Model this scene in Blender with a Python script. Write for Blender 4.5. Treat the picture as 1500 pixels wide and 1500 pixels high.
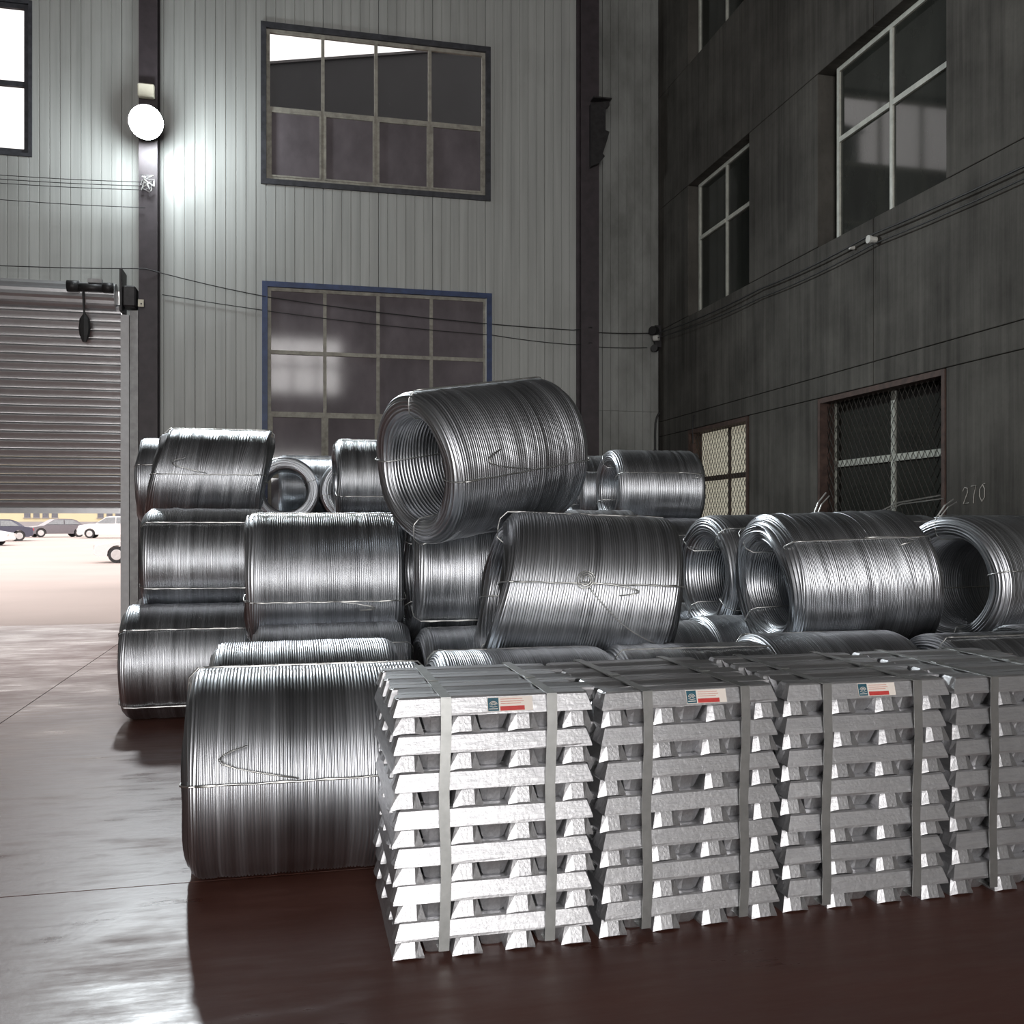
import bpy, bmesh, math, random
import numpy as np
from mathutils import Vector, Matrix, Euler

scene = bpy.context.scene
for o in list(bpy.data.objects):
    bpy.data.objects.remove(o, do_unlink=True)
COL = scene.collection
RNG = random.Random(7)
PI = math.pi

# ------------------------------------------------------------------ camera
cam_d = bpy.data.cameras.new('camera')
cam_d.sensor_width = 36.0
cam_d.lens = 36.0 * 1400 / 1500
cam_d.shift_y = 20 / 1500
cam_d.clip_end = 500
cam = bpy.data.objects.new('camera', cam_d)
cam.location = (0, 0, 1.5)
cam.rotation_euler = (math.radians(90), 0, math.radians(-12.9))
COL.objects.link(cam)
scene.camera = cam

# ------------------------------------------------------------------ sky and exposure
world = bpy.data.worlds.new('overcast_sky')
scene.world = world
world.use_nodes = True
bg = world.node_tree.nodes['Background']
bg.inputs[0].default_value = (1.0, 0.955, 0.94, 1)
bg.inputs[1].default_value = 2.6

scene.view_settings.view_transform = 'Standard'
scene.view_settings.look = 'None'
scene.view_settings.gamma = 1.0
scene.view_settings.use_curve_mapping = False
scene.view_settings.exposure = 0.0
scene.cycles.use_denoising = True
scene.cycles.max_bounces = 7
scene.cycles.diffuse_bounces = 3
scene.cycles.glossy_bounces = 5
scene.cycles.sample_clamp_indirect = 4.0
scene.cycles.caustics_reflective = False
scene.cycles.caustics_refractive = False


def area_light(name, loc, direction, sx, sy, power, color=(1, 1, 1)):
    d = bpy.data.lights.new(name, 'AREA')
    d.shape = 'RECTANGLE'
    d.size, d.size_y = sx, sy
    d.energy = power
    d.color = color
    o = bpy.data.objects.new(name, d)
    o.location = loc
    o.rotation_euler = Vector(direction).to_track_quat('-Z', 'Y').to_euler()
    COL.objects.link(o)
    return o


# daylight that comes in through the wide gate and the window band of the wall behind the camera
area_light('gate_daylight', (-1.35, -9.9, 2.2), (0, 1, 0), 4.9, 4.2, 1180, (1, 0.985, 0.97))
area_light('window_daylight', (-2.0, -9.9, 8.3), (0, 1, -0.15), 8.0, 2.2, 420, (1, 0.97, 0.96))

# ------------------------------------------------------------------ materials
def nmat(name):
    m = bpy.data.materials.new(name)
    m.use_nodes = True
    nt = m.node_tree
    b = nt.nodes['Principled BSDF']
    return m, nt, b


def ramp(nt, src, p0, c0, p1, c1, interp='LINEAR'):
    r = nt.nodes.new('ShaderNodeValToRGB')
    r.color_ramp.interpolation = interp
    e = r.color_ramp.elements
    e[0].position, e[1].position = p0, p1
    e[0].color = (*c0, 1) if len(c0) == 3 else c0
    e[1].color = (*c1, 1) if len(c1) == 3 else c1
    nt.links.new(src, r.inputs[0])
    return r.outputs[0]


def g3(v):
    return (v, v, v)


def coords(nt, scale=(1, 1, 1), kind='Object', loc=(0, 0, 0)):
    tc = nt.nodes.new('ShaderNodeTexCoord')
    mp = nt.nodes.new('ShaderNodeMapping')
    mp.inputs['Scale'].default_value = scale
    mp.inputs['Location'].default_value = loc
    nt.links.new(tc.outputs[kind], mp.inputs[0])
    return mp.outputs[0]


def world_coords(nt, scale=(1, 1, 1), loc=(0, 0, 0)):
    ge = nt.nodes.new('ShaderNodeNewGeometry')
    mp = nt.nodes.new('ShaderNodeMapping')
    mp.inputs['Scale'].default_value = scale
    mp.inputs['Location'].default_value = loc
    nt.links.new(ge.outputs['Position'], mp.inputs[0])
    return mp.outputs[0]


def noise(nt, vec, scale=5, detail=4, rough=0.55):
    n = nt.nodes.new('ShaderNodeTexNoise')
    n.inputs['Scale'].default_value = scale
    n.inputs['Detail'].default_value = detail
    n.inputs['Roughness'].default_value = rough
    nt.links.new(vec, n.inputs['Vector'])
    return n.outputs['Fac']


def mixc(nt, fac, a, b, blend='MIX'):
    m = nt.nodes.new('ShaderNodeMix')
    m.data_type = 'RGBA'
    m.blend_type = blend
    for i, v in ((0, fac), (6, a), (7, b)):
        if isinstance(v, (int, float)):
            m.inputs[i].default_value = v
        elif isinstance(v, tuple):
            m.inputs[i].default_value = (*v, 1) if len(v) == 3 else v
        else:
            nt.links.new(v, m.inputs[i])
    return m.outputs[2]


def maths(nt, op, a, b=0.0):
    m = nt.nodes.new('ShaderNodeMath')
    m.operation = op
    for i, v in ((0, a), (1, b)):
        if isinstance(v, (int, float)):
            m.inputs[i].default_value = v
        else:
            nt.links.new(v, m.inputs[i])
    return m.outputs[0]


def bump(nt, b, height, strength=0.2, dist=0.01):
    n = nt.nodes.new('ShaderNodeBump')
    n.inputs['Strength'].default_value = strength
    n.inputs['Distance'].default_value = dist
    nt.links.new(height, n.inputs['Height'])
    nt.links.new(n.outputs[0], b.inputs['Normal'])


def plain(name, col, rough=0.5, metal=0.0, var=0.15, scale=8, emit=None, estr=0.0, spec=0.5):
    m, nt, b = nmat(name)
    f = noise(nt, world_coords(nt), scale, 5)
    c0 = tuple(max(0, x * (1 - var)) for x in col)
    c1 = tuple(min(1, x * (1 + var)) for x in col)
    nt.links.new(ramp(nt, f, 0.3, c0, 0.7, c1), b.inputs['Base Color'])
    b.inputs['Roughness'].default_value = rough
    b.inputs['Metallic'].default_value = metal
    b.inputs['Specular IOR Level'].default_value = spec
    if emit:
        b.inputs['Emission Color'].default_value = (*emit, 1)
        b.inputs['Emission Strength'].default_value = estr
    return m


M = {}


def build_materials():
    # galvanised wire: tint and gloss differ from turn to turn
    m, nt, b = nmat('galvanised_wire')
    at = nt.nodes.new('ShaderNodeAttribute')
    at.attribute_name = 'wire'
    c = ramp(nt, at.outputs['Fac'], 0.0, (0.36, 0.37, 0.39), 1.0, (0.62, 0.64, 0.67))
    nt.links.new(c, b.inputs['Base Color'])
    b.inputs['Metallic'].default_value = 1.0
    r = maths(nt, 'MULTIPLY', at.outputs['Fac'], 0.14)
    nt.links.new(maths(nt, 'ADD', r, 0.31), b.inputs['Roughness'])
    M['wire'] = m
    M['tie'] = plain('tie_wire_steel', (0.66, 0.66, 0.64), 0.42, 1.0, 0.2, 30)
    M['tie_dark'] = plain('tie_wire_dull', (0.22, 0.22, 0.22), 0.5, 1.0, 0.2, 30)
    # cast aluminium
    m, nt, b = nmat('cast_aluminium')
    oi = nt.nodes.new('ShaderNodeObjectInfo')
    v = coords(nt, (9, 60, 60))
    f = noise(nt, v, 1.3, 6, 0.65)
    f2 = noise(nt, coords(nt, (1, 1, 1)), 70, 3)
    base = ramp(nt, f, 0.25, (0.48, 0.48, 0.50), 0.72, (0.70, 0.70, 0.71))
    shade = ramp(nt, oi.outputs['Random'], 0, g3(0.9), 1, g3(1.0))
    nt.links.new(mixc(nt, 1.0, base, shade, 'MULTIPLY'), b.inputs['Base Color'])
    b.inputs['Metallic'].default_value = 0.94
    nt.links.new(ramp(nt, f, 0.2, g3(0.50), 0.8, g3(0.40)), b.inputs['Roughness'])
    bump(nt, b, mixc(nt, 0.4, f, f2), 0.45, 0.005)
    M['alu'] = m
    M['strap'] = plain('strap_steel', (0.46, 0.47, 0.46), 0.42, 0.9, 0.1, 25)
    # floor: dark red-brown coating, scuffed and dusty
    m, nt, b = nmat('floor_coating')
    w1 = noise(nt, world_coords(nt, (0.7, 1.3, 1)), 1.5, 8, 0.66)
    w2 = noise(nt, world_coords(nt, (1.0, 6.5, 1)), 2.2, 7, 0.7)
    w3 = noise(nt, world_coords(nt), 28, 4)
    c = ramp(nt, w1, 0.3, (0.094, 0.034, 0.024), 0.75, (0.136, 0.058, 0.044))
    scuff = ramp(nt, w2, 0.60, g3(0.0), 0.78, g3(0.30))
    c = mixc(nt, scuff, c, (0.12, 0.095, 0.088))
    nt.links.new(c, b.inputs['Base Color'])
    rr = mixc(nt, 0.35, ramp(nt, w1, 0.36, g3(0.24), 0.64, g3(0.58)), ramp(nt, w2, 0.38, g3(0.20), 0.66, g3(0.66)))
    nt.links.new(rr, b.inputs['Roughness'])
    b.inputs['Specular IOR Level'].default_value = 0.55
    bump(nt, b, mixc(nt, 0.5, w2, w3), 0.08, 0.012)
    M['floor'] = m
    M['joint'] = plain('joint_filler', (0.02, 0.014, 0.012), 0.8)
    # painted ribbed cladding with dirt running down
    m, nt, b = nmat('painted_cladding')
    s1 = noise(nt, world_coords(nt, (7, 7, 0.25)), 1.0, 6, 0.6)
    s2 = noise(nt, world_coords(nt, (0.7, 0.7, 0.5)), 1.0, 5, 0.6)
    c = ramp(nt, s1, 0.3, (0.36, 0.37, 0.355), 0.62, (0.47, 0.485, 0.465))
    # dark damp blotches on the last bay beside the concrete wall
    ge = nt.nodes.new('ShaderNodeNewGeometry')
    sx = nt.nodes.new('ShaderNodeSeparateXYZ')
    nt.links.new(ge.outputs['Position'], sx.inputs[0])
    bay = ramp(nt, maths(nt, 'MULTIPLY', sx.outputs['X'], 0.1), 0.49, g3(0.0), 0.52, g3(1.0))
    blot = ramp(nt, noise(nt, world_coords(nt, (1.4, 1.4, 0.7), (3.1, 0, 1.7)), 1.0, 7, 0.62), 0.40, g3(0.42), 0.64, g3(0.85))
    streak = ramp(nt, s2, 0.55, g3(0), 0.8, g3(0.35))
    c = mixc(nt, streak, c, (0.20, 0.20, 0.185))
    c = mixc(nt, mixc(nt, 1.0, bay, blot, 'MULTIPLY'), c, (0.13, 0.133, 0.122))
    nt.links.new(c, b.inputs['Base Color'])
    b.inputs['Roughness'].default_value = 0.5
    M['clad'] = m
    # board-marked concrete
    m, nt, b = nmat('board_marked_concrete')
    s1 = noise(nt, world_coords(nt, (1, 8, 0.3)), 1.2, 7, 0.65)
    s2 = noise(nt, world_coords(nt, (1, 0.9, 1.0)), 1.1, 6, 0.6)
    s3 = noise(nt, world_coords(nt), 22, 5, 0.7)
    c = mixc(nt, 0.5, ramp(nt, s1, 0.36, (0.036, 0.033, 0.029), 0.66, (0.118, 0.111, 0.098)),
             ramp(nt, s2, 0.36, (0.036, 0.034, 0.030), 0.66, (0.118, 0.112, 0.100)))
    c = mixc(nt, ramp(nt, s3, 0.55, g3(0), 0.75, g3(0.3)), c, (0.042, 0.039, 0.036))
    nt.links.new(c, b.inputs['Base Color'])
    b.inputs['Roughness'].default_value = 0.85
    b.inputs['Specular IOR Level'].default_value = 0.25
    bump(nt, b, mixc(nt, 0.4, s1, s3), 0.4, 0.02)
    M['concrete'] = m
    M['hall_wall'] = plain('hall_plaster', (0.22, 0.22, 0.21), 0.85, 0, 0.2, 1.5)
    M['ceiling'] = plain('ceiling_sheet', (0.10, 0.10, 0.10), 0.8, 0, 0.2, 1.5)
    M['column'] = plain('column_paint', (0.050, 0.040, 0.045), 0.55, 0, 0.25, 6)
    M['dark_steel'] = plain('dark_steel', (0.035, 0.033, 0.034), 0.5, 0.3, 0.3, 14)
    M['blue_paint'] = plain('blue_frame_paint', (0.028, 0.050, 0.13), 0.5, 0, 0.3, 9)
    M['dark_frame'] = plain('grimy_dark_frame', (0.045, 0.047, 0.055), 0.6, 0, 0.4, 9)
    M['old_frame'] = plain('weathered_cream_frame', (0.33, 0.315, 0.27), 0.7, 0, 0.28, 11)
    M['white_frame'] = plain('white_window_frame', (0.52, 0.53, 0.47), 0.5, 0, 0.18, 10)
    M['rust_frame'] = plain('rusty_window_surround', (0.062, 0.036, 0.028), 0.75, 0, 0.4, 12)
    M['slat'] = plain('shutter_steel', (0.52, 0.52, 0.53), 0.34, 0.72, 0.06, 10)
    M['rail'] = plain('guide_rail_steel', (0.60, 0.61, 0.62), 0.5, 0.05, 0.08, 10)
    M['box'] = plain('grey_box_metal', (0.33, 0.33, 0.33), 0.5, 0.2, 0.2, 10)
    M['cable'] = plain('cable_rubber', (0.02, 0.02, 0.02), 0.6)
    M['ceramic'] = plain('ceramic_insulator', (0.62, 0.62, 0.58), 0.25, 0, 0.1)
    M['lamp_body'] = plain('lamp_casting', (0.40, 0.40, 0.36), 0.5, 0.2, 0.1)
    M['lamp_face'] = plain('lamp_glass', (0.9, 0.95, 1.0), 0.3, 0, 0.0, 5, (0.86, 0.95, 1.0), 90.0)
    M['gear_box'] = plain('cream_gear_box', (0.72, 0.68, 0.55), 0.5, 0, 0.08)
    M['yard'] = plain('pale_yard_concrete', (0.45, 0.375, 0.345), 0.9, 0, 0.06, 0.3)
    M['yard_wall'] = plain('cream_render', (0.62, 0.55, 0.36), 0.9, 0, 0.05, 0.4)
    M['plinth'] = plain('grey_plinth', (0.34, 0.32, 0.33), 0.9, 0, 0.1, 0.6)
    M['far_glass'] = plain('far_window_glass', (0.12, 0.12, 0.14), 0.2)
    M['neighbour'] = plain('dark_neighbour_sheet', (0.012, 0.012, 0.013), 0.8, 0, 0.15, 1)
    M['mesh_wire'] = plain('grille_wire', (0.05, 0.046, 0.04), 0.6, 0.4, 0.2)
    M['chalk'] = plain('chalk', (0.42, 0.41, 0.38), 0.95, 0, 0.2, 60)
    M['tyre'] = plain('tyre_rubber', (0.035, 0.033, 0.035), 0.8)
    M['rim'] = plain('alloy_rim', (0.62, 0.60, 0.60), 0.35, 0.4, 0.1)
    M['car_white'] = plain('white_car_paint', (0.78, 0.76, 0.76), 0.25, 0, 0.02)
    M['car_dark'] = plain('blue_grey_car_paint', (0.085, 0.085, 0.12), 0.25, 0, 0.05)
    M['car_grey'] = plain('grey_car_paint', (0.17, 0.155, 0.17), 0.3, 0, 0.05)
    M['car_glass'] = plain('car_glass', (0.22, 0.23, 0.24), 0.12)
    M['tail'] = plain('red_tail_lamp', (0.65, 0.05, 0.08), 0.3)
    M['paper'] = plain('sticker_paper', (0.74, 0.68, 0.62), 0.7, 0, 0.03)
    M['teal'] = plain('sticker_teal', (0.018, 0.085, 0.12), 0.6, 0, 0.2, 60)
    M['red'] = plain('sticker_red', (0.50, 0.045, 0.04), 0.6, 0, 0.1, 60)
    M['pink'] = plain('sticker_print', (0.60, 0.30, 0.25), 0.7, 0, 0.1, 60)
    M['lit_pane'] = plain('lit_frosted_pane', (0.55, 0.52, 0.42), 0.6, 0, 0.12, 4, (1.0, 0.93, 0.74), 0.30)

    def glassy(name, tint, clear, rough):
        m, nt, b = nmat(name)
        out = nt.nodes['Material Output']
        tr = nt.nodes.new('ShaderNodeBsdfTransparent')
        tr.inputs[0].default_value = (0.93, 0.93, 0.93, 1)
        f = noise(nt, world_coords(nt, (1.3, 1.3, 0.8)), 1.6, 6, 0.6)
        nt.links.new(ramp(nt, f, 0.3, tuple(x * 0.75 for x in tint), 0.75, tuple(x * 1.3 for x in tint)), b.inputs['Base Color'])
        b.inputs['Roughness'].default_value = rough
        mx = nt.nodes.new('ShaderNodeMixShader')
        mx.inputs[0].default_value = clear
        nt.links.new(b.outputs[0], mx.inputs[1])
        nt.links.new(tr.outputs[0], mx.inputs[2])
        nt.links.new(mx.outputs[0], out.inputs[0])
        return m
    M['clear_pane'] = glassy('thin_clear_pane', (0.05, 0.05, 0.055), 0.82, 0.08)
    M['dirty_pane'] = glassy('dirty_mauve_pane', (0.17, 0.15, 0.162), 0.06, 0.07)
    M['dark_pane'] = glassy('dark_room_pane', (0.030, 0.032, 0.028), 0.0, 0.06)
    M['bright_pane'] = glassy('dusty_bright_pane', (0.5, 0.48, 0.47), 0.75, 0.3)


build_materials()

# ------------------------------------------------------------------ object helpers
def link(o, parent=None):
    COL.objects.link(o)
    if parent is not None:
        o.parent = parent
    return o


def tag(o, label=None, cat=None, group=None, kind=None):
    for k, v in (('label', label), ('category', cat), ('group', group), ('kind', kind)):
        if v:
            o[k] = v
    return o


def empty(name, loc=(0, 0, 0), rot=(0, 0, 0), parent=None):
    o = bpy.data.objects.new(name, None)
    o.empty_display_size = 0.1
    o.location = loc
    o.rotation_euler = rot
    return link(o, parent)


class MB:
    """collects boxes, tubes and prisms and links them as one mesh object"""
    def __init__(self):
        self.v, self.f = [], []

    def add(self, vs, fs):
        n = len(self.v)
        self.v += [tuple(p) for p in vs]
        self.f += [tuple(i + n for i in f) for f in fs]
        return self

    def box(self, x0, x1, y0, y1, z0, z1):
        vs = [(x, y, z) for z in (z0, z1) for y in (y0, y1) for x in (x0, x1)]
        return self.add(vs, [(0, 2, 3, 1), (4, 5, 7, 6), (0, 1, 5, 4), (2, 6, 7, 3), (0, 4, 6, 2), (1, 3, 7, 5)])

    def bevel_box(self, x0, x1, y0, y1, z0, z1, b):
        rings = []
        for z, i in ((z0, b), (z0 + b, 0), (z1 - b, 0), (z1, b)):
            X0, X1, Y0, Y1 = x0 + i, x1 - i, y0 + i, y1 - i
            rings.append([(X0 + b, Y0, z), (X1 - b, Y0, z), (X1, Y0 + b, z), (X1, Y1 - b, z), (X1 - b, Y1, z), (X0 + b, Y1, z), (X0, Y1 - b, z), (X0, Y0 + b, z)])
        return self.loft(rings)

    def loft(self, rings, caps=True):
        n = len(rings[0])
        vs = [p for r in rings for p in r]
        fs = []
        for k in range(len(rings) - 1):
            for i in range(n):
                j = (i + 1) % n
                fs.append((k * n + i, k * n + j, (k + 1) * n + j, (k + 1) * n + i))
        if caps:
            fs.append(tuple(reversed(range(n))))
            fs.append(tuple((len(rings) - 1) * n + i for i in range(n)))
        return self.add(vs, fs)

    def tube(self, pts, r, n=6, closed=False):
        P = [Vector(p) for p in pts]
        rings = []
        up = Vector((0, 0, 1))
        N = len(P)
        for i, p in enumerate(P):
            a = P[(i - 1) % N] if (closed or i > 0) else p
            b = P[(i + 1) % N] if (closed or i < N - 1) else p
            t = (b - a)
            if t.length < 1e-9:
                t = Vector((1, 0, 0))
            t.normalize()
            ref = up if abs(t.dot(up)) < 0.95 else Vector((0, 1, 0))
            s = t.cross(ref).normalized()
            w = s.cross(t)
            rr = r[i] if isinstance(r, (list, tuple)) else r
            rings.append([tuple(p + s * (math.cos(k * 2 * PI / n) * rr) + w * (math.sin(k * 2 * PI / n) * rr)) for k in range(n)])
        if closed:
            rings.append(rings[0])
        return self.loft(rings, caps=not closed)

    def cyl(self, c, axis, r, h, n=24, r2=None):
        """cylinder of height h along axis starting at c"""
        a = Vector(axis).normalized()
        ref = Vector((0, 0, 1)) if abs(a.z) < 0.9 else Vector((1, 0, 0))
        s = a.cross(ref).normalized()
        w = s.cross(a)
        c = Vector(c)
        r2 = r if r2 is None else r2
        rings = []
        for d, q in ((0, r), (h, r2)):
            rings.append([tuple(c + a * d + s * (math.cos(k * 2 * PI / n) * q) + w * (math.sin(k * 2 * PI / n) * q)) for k in range(n)])
        return self.loft(rings)

    def mesh(self, name, mat, smooth=False):
        me = bpy.data.meshes.new(name)
        me.from_pydata(self.v, [], self.f)
        if mat is not None:
            me.materials.append(mat)
        bm = bmesh.new()
        bm.from_mesh(me)
        bmesh.ops.recalc_face_normals(bm, faces=bm.faces)
        bm.to_mesh(me)
        bm.free()
        if smooth:
            me.shade_smooth()
        return me

    def build(self, name, mat, parent=None, smooth=False, loc=(0, 0, 0), rot=(0, 0, 0)):
        o = bpy.data.objects.new(name, self.mesh(name, mat, smooth))
        o.location = loc
        o.rotation_euler = rot
        return link(o, parent)


def put(name, me, parent=None, loc=(0, 0, 0), rot=(0, 0, 0)):
    o = bpy.data.objects.new(name, me)
    o.location = loc
    o.rotation_euler = rot
    return link(o, parent)

# ================================================================== THE HALL
WY, WX, TOP = 15.85, 6.28, 12.5          # inner faces of back wall and right wall, ceiling height
LX, FY = -14.0, -10.0                    # left wall, wall behind the camera


def structure(name, label=None, cat=None, loc=(0, 0, 0)):
    return tag(empty(name, loc), label, cat, kind='structure')


# ---- floor: cast slabs with thin open joints
floor = MB().box(LX, WX, FY, 15.62, -0.3, -0.02).build('floor', M['joint'])
tag(floor, 'dark red-brown coated concrete floor with thin joints', 'floor', kind='structure')
xs = [LX, -8.2, -2.165, 3.9, WX]
ys = [FY, -1.9, 4.22, 10.3, 15.62]
for i in range(len(xs) - 1):
    for j in range(len(ys) - 1):
        g = 0.004
        MB().box(xs[i] + g, xs[i + 1] - g, ys[j] + g, ys[j + 1] - g, -0.02, 0.0).build('floor_slab', M['floor'], floor)

ceil = MB().box(LX - 0.3, WX + 0.3, FY - 0.3, WY + 0.3, TOP, TOP + 0.2).build('ceiling', M['ceiling'])
tag(ceil, 'dark sheet roof over the hall', 'ceiling', kind='structure')
wl = MB().box(LX - 0.3, LX, FY, WY, 0, TOP).build('wall_left', M['hall_wall'])
tag(wl, 'plain grey side wall far to the left', 'wall', kind='structure')

# wall behind the camera with its wide gate and window band left open
wf = structure('wall_front', 'grey hall wall behind the viewer with gate and window band', 'wall')
for (a, b, c, d) in ((LX, -3.9, 0, 4.6), (1.2, WX, 0, 4.6), (LX, WX, 4.6, 7.1), (LX, -6.1, 7.1, 9.5), (2.1, WX, 7.1, 9.5), (LX, WX, 9.5, TOP)):
    MB().box(a, b, FY - 0.3, FY, c, d).build('wall_section', M['hall_wall'], wf)

for k in range(9):
    MB().box(-6.1 + k * 1.0, -5.98 + k * 1.0, FY + 0.13, FY + 0.19, 7.1, 9.5).build('window_mullion', M['hall_wall'], wf)
MB().box(-6.1, 2.1, FY + 0.12, FY + 0.2, 8.2, 8.34).build('window_transom', M['hall_wall'], wf)

# ---- back wall: ribbed sheets, each about 0.93 m wide
wall_back = structure('wall_back', 'pale grey-green ribbed metal cladding of the end wall', 'wall', (0, WY, 0))


def clad(x0, x1, z0, z1):
    n = max(1, round((x1 - x0) / 0.93))
    w = (x1 - x0) / n
    for k in range(n):
        a, b = x0 + k * w, x0 + (k + 1) * w
        prof = [(a + 0.003, 0.006)]
        ribs = max(1, round(w / 0.155))
        p = w / ribs
        for r in range(ribs):
            s = a + r * p
            prof += [(s + 0.008, 0.0), (s + p - 0.009, 0.0)]
            if r < ribs - 1:
                prof += [(s + p - 0.003, 0.012), (s + p + 0.003, 0.012)]
        prof += [(b - 0.003, 0.006)]
        ring = prof + [(b - 0.003, 0.045), (b + 0.004, 0.045), (b + 0.004, 0.06), (a, 0.06), (a, 0.045), (a + 0.003, 0.045)]
        MB().loft([[(x, y, z) for x, y in ring] for z in (z0, z1)]).build('wall_panel', M['clad'], wall_back)


for reg in ((-8.0, -7.5, 0, TOP), (-7.5, -6.7, 0, 5.15), (-7.5, -3.93, 5.15, 7.17), (-7.5, -3.93, 9.45, TOP), (-3.93, -2.6, 5.15, TOP),
            (-2.6, -0.42, 0, TOP), (-0.42, 3.17, 0, 1.2), (-0.42, 3.17, 5.35, 7.07), (-0.42, 3.17, 9.5, TOP),
            (3.17, WX, 0, 3.5), (3.17, WX, 3.505, TOP)):
    clad(*reg)
MB().box(LX, -8.0, 0, 0.06, 0, TOP).build('wall_panel', M['clad'], wall_back)
tr = MB().box(-2.6, WX, -0.02, 0.0, 0, 0.12).build('trim_1', M['dark_steel'], None, loc=(0, WY, 0))
tag(tr, 'low dark steel skirting along the cladding', 'skirting', kind='structure')


# ---- windows: local x along the wall, local y outward, local z up
def window(name, label, loc, rz, W, H, xsplit, zsplit, fr, pane_of, frame_mat, surround=None, depth=0.0, sash=()):
    w = tag(empty(name, loc, (0, 0, rz)), label, 'window', kind='structure')
    xs_ = [0] + list(xsplit) + [W]
    zs_ = [0] + list(zsplit) + [H]
    y0, y1 = depth, depth + 0.06
    if surround:
        mat, sw, so = surround
        b = MB()
        for q in ((-sw, 0, -sw, H + sw), (W, W + sw, -sw, H + sw), (0, W, -sw, 0), (0, W, H, H + sw)):
            b.box(q[0], q[1], -so, depth + 0.08, q[2], q[3])
        b.build('window_surround', mat, w)
    b = MB()
    for q in ((0, fr, 0, H), (W - fr, W, 0, H), (fr, W - fr, 0, fr), (fr, W - fr, H - fr, H)):
        b.box(q[0], q[1], y0, y1, q[2], q[3])
    b.build('window_frame', frame_mat, w)
    for x in xsplit:
        MB().box(x - fr * 0.5, x + fr * 0.5, y0 + 0.003, y1 - 0.003, fr, H - fr).build('mullion', frame_mat, w)
    for z in zsplit:
        for i in range(len(xs_) - 1):
            a = xs_[i] + (fr if i == 0 else fr * 0.5)
            c = xs_[i + 1] - (fr if i == len(xs_) - 2 else fr * 0.5)
            MB().box(a, c, y0 - 0.004, y1, z - fr * 0.55, z + fr * 0.55).build('transom', frame_mat, w)
    for i in range(len(xs_) - 1):
        for j in range(len(zs_) - 1):
            a = xs_[i] + (fr if i == 0 else fr * 0.5)
            c = xs_[i + 1] - (fr if i == len(xs_) - 2 else fr * 0.5)
            d = zs_[j] + (fr if j == 0 else fr * 0.55)
            e = zs_[j + 1] - (fr if j == len(zs_) - 2 else fr * 0.55)
            MB().box(a, c, y0 + 0.025, y0 + 0.031, d, e).build('pane', pane_of(i, j), w)
            if (i, j) in sash:
                s = fr * 0.5
                b = MB()
                for q in ((a, a + s, d, e), (c - s, c, d, e), (a + s, c - s, d, d + s), (a + s, c - s, e - s, e)):
                    b.box(q[0], q[1], y0 - 0.012, y0 + 0.02, q[2], q[3])
                b.build('sash', frame_mat, w)
    return w


CP, DP, KP = M['clear_pane'], M['dirty_pane'], M['dark_pane']
window('window_1', 'bright daylit window high above the roller shutter', (-7.5, WY, 7.17), 0, 3.57, 2.28, (0.9, 1.8, 2.7), (1.06,), 0.07,
       lambda i, j: CP, M['dark_frame'], (M['dark_frame'], 0.05, 0.03), 0.02)
window('window_2', 'upper eight-pane window with a wedge of sky in its corner', (-0.42, WY, 7.07), 0, 3.59, 2.43, (0.893, 1.754, 2.648), (1.15,), 0.055,
       lambda i, j: CP if j == 1 else DP, M['old_frame'], (M['dark_frame'], 0.085, 0.04), 0.02, ((0, 0), (1, 0), (2, 0), (3, 0)))
window('window_3', 'lower blue-edged window with dirty mauve panes behind the coils', (-0.40, WY, 1.2), 0, 3.59, 4.14, (0.905, 1.767, 2.651), (1.1, 2.11, 3.10), 0.055,
       lambda i, j: DP, M['old_frame'], (M['blue_paint'], 0.085, 0.04), 0.02, ((0, 1), (1, 1), (2, 1), (3, 1)))

# ---- right wall: concrete panels between storey joints, window openings recessed
wall_right = structure('wall_right', 'dark board-marked concrete wall on the right', 'wall', (WX, 0, 0))
FAR, NEAR = (12.42, 14.55), (8.24, 10.60)
BANDS = [(0.0, 1.05, ()), (1.05, 3.06, (FAR, NEAR)), (3.06, 3.32, ()), (3.32, 4.92, ()), (4.92, 7.05, (FAR, NEAR)), (7.05, 9.02, ()), (9.02, 11.1, (FAR, NEAR)), (11.1, TOP, ())]
MB().box(0.36, 0.5, FY, WY + 0.3, 0, TOP).box(0, 0.36, WY + 0.03, WY + 0.3, 0, TOP).build('wall_core', M['ceiling'], wall_right)
for z0, z1, holes in BANDS:
    edges = [WY]
    for h in holes:
        edges += [h[1], h[0]]
    edges.append(FY)
    for k in range(0, len(edges), 2):
        a, b = edges[k + 1], edges[k]
        cuts = [b]
        while cuts[-1] - 3.2 > a + 1.2:
            cuts.append(cuts[-1] - 3.2)
        cuts.append(a)
        for c in range(len(cuts) - 1):
            g = 0.004
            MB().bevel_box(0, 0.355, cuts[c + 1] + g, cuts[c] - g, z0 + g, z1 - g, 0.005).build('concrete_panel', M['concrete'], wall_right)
WR = M['white_frame']
HALF = -PI / 2
for nm, lab, hole, z0, H in (('window_4', 'white-framed dark window high on the concrete wall nearer the viewer', NEAR, 4.92, 2.13),
                             ('window_5', 'white-framed dark window high on the concrete wall near the corner', FAR, 4.92, 2.13),
                             ('window_6', 'dark window at the very top of the concrete wall', FAR, 9.02, 2.08)):
    W_ = hole[1] - hole[0]
    off = 0.16 if hole is NEAR else 0.05
    window(nm, lab, (WX, hole[1] - off, z0), HALF, W_ - off, H, ((W_ - off) * 0.49,), (H * 0.585,), 0.055, lambda i, j: KP, WR, None, 0.16)
    MB().box(0.15, 0.34, hole[0] + 0.005, hole[1] - 0.005, z0 + 0.001, z0 + 0.006).build('window_sill', M['concrete'], wall_right)


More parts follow.
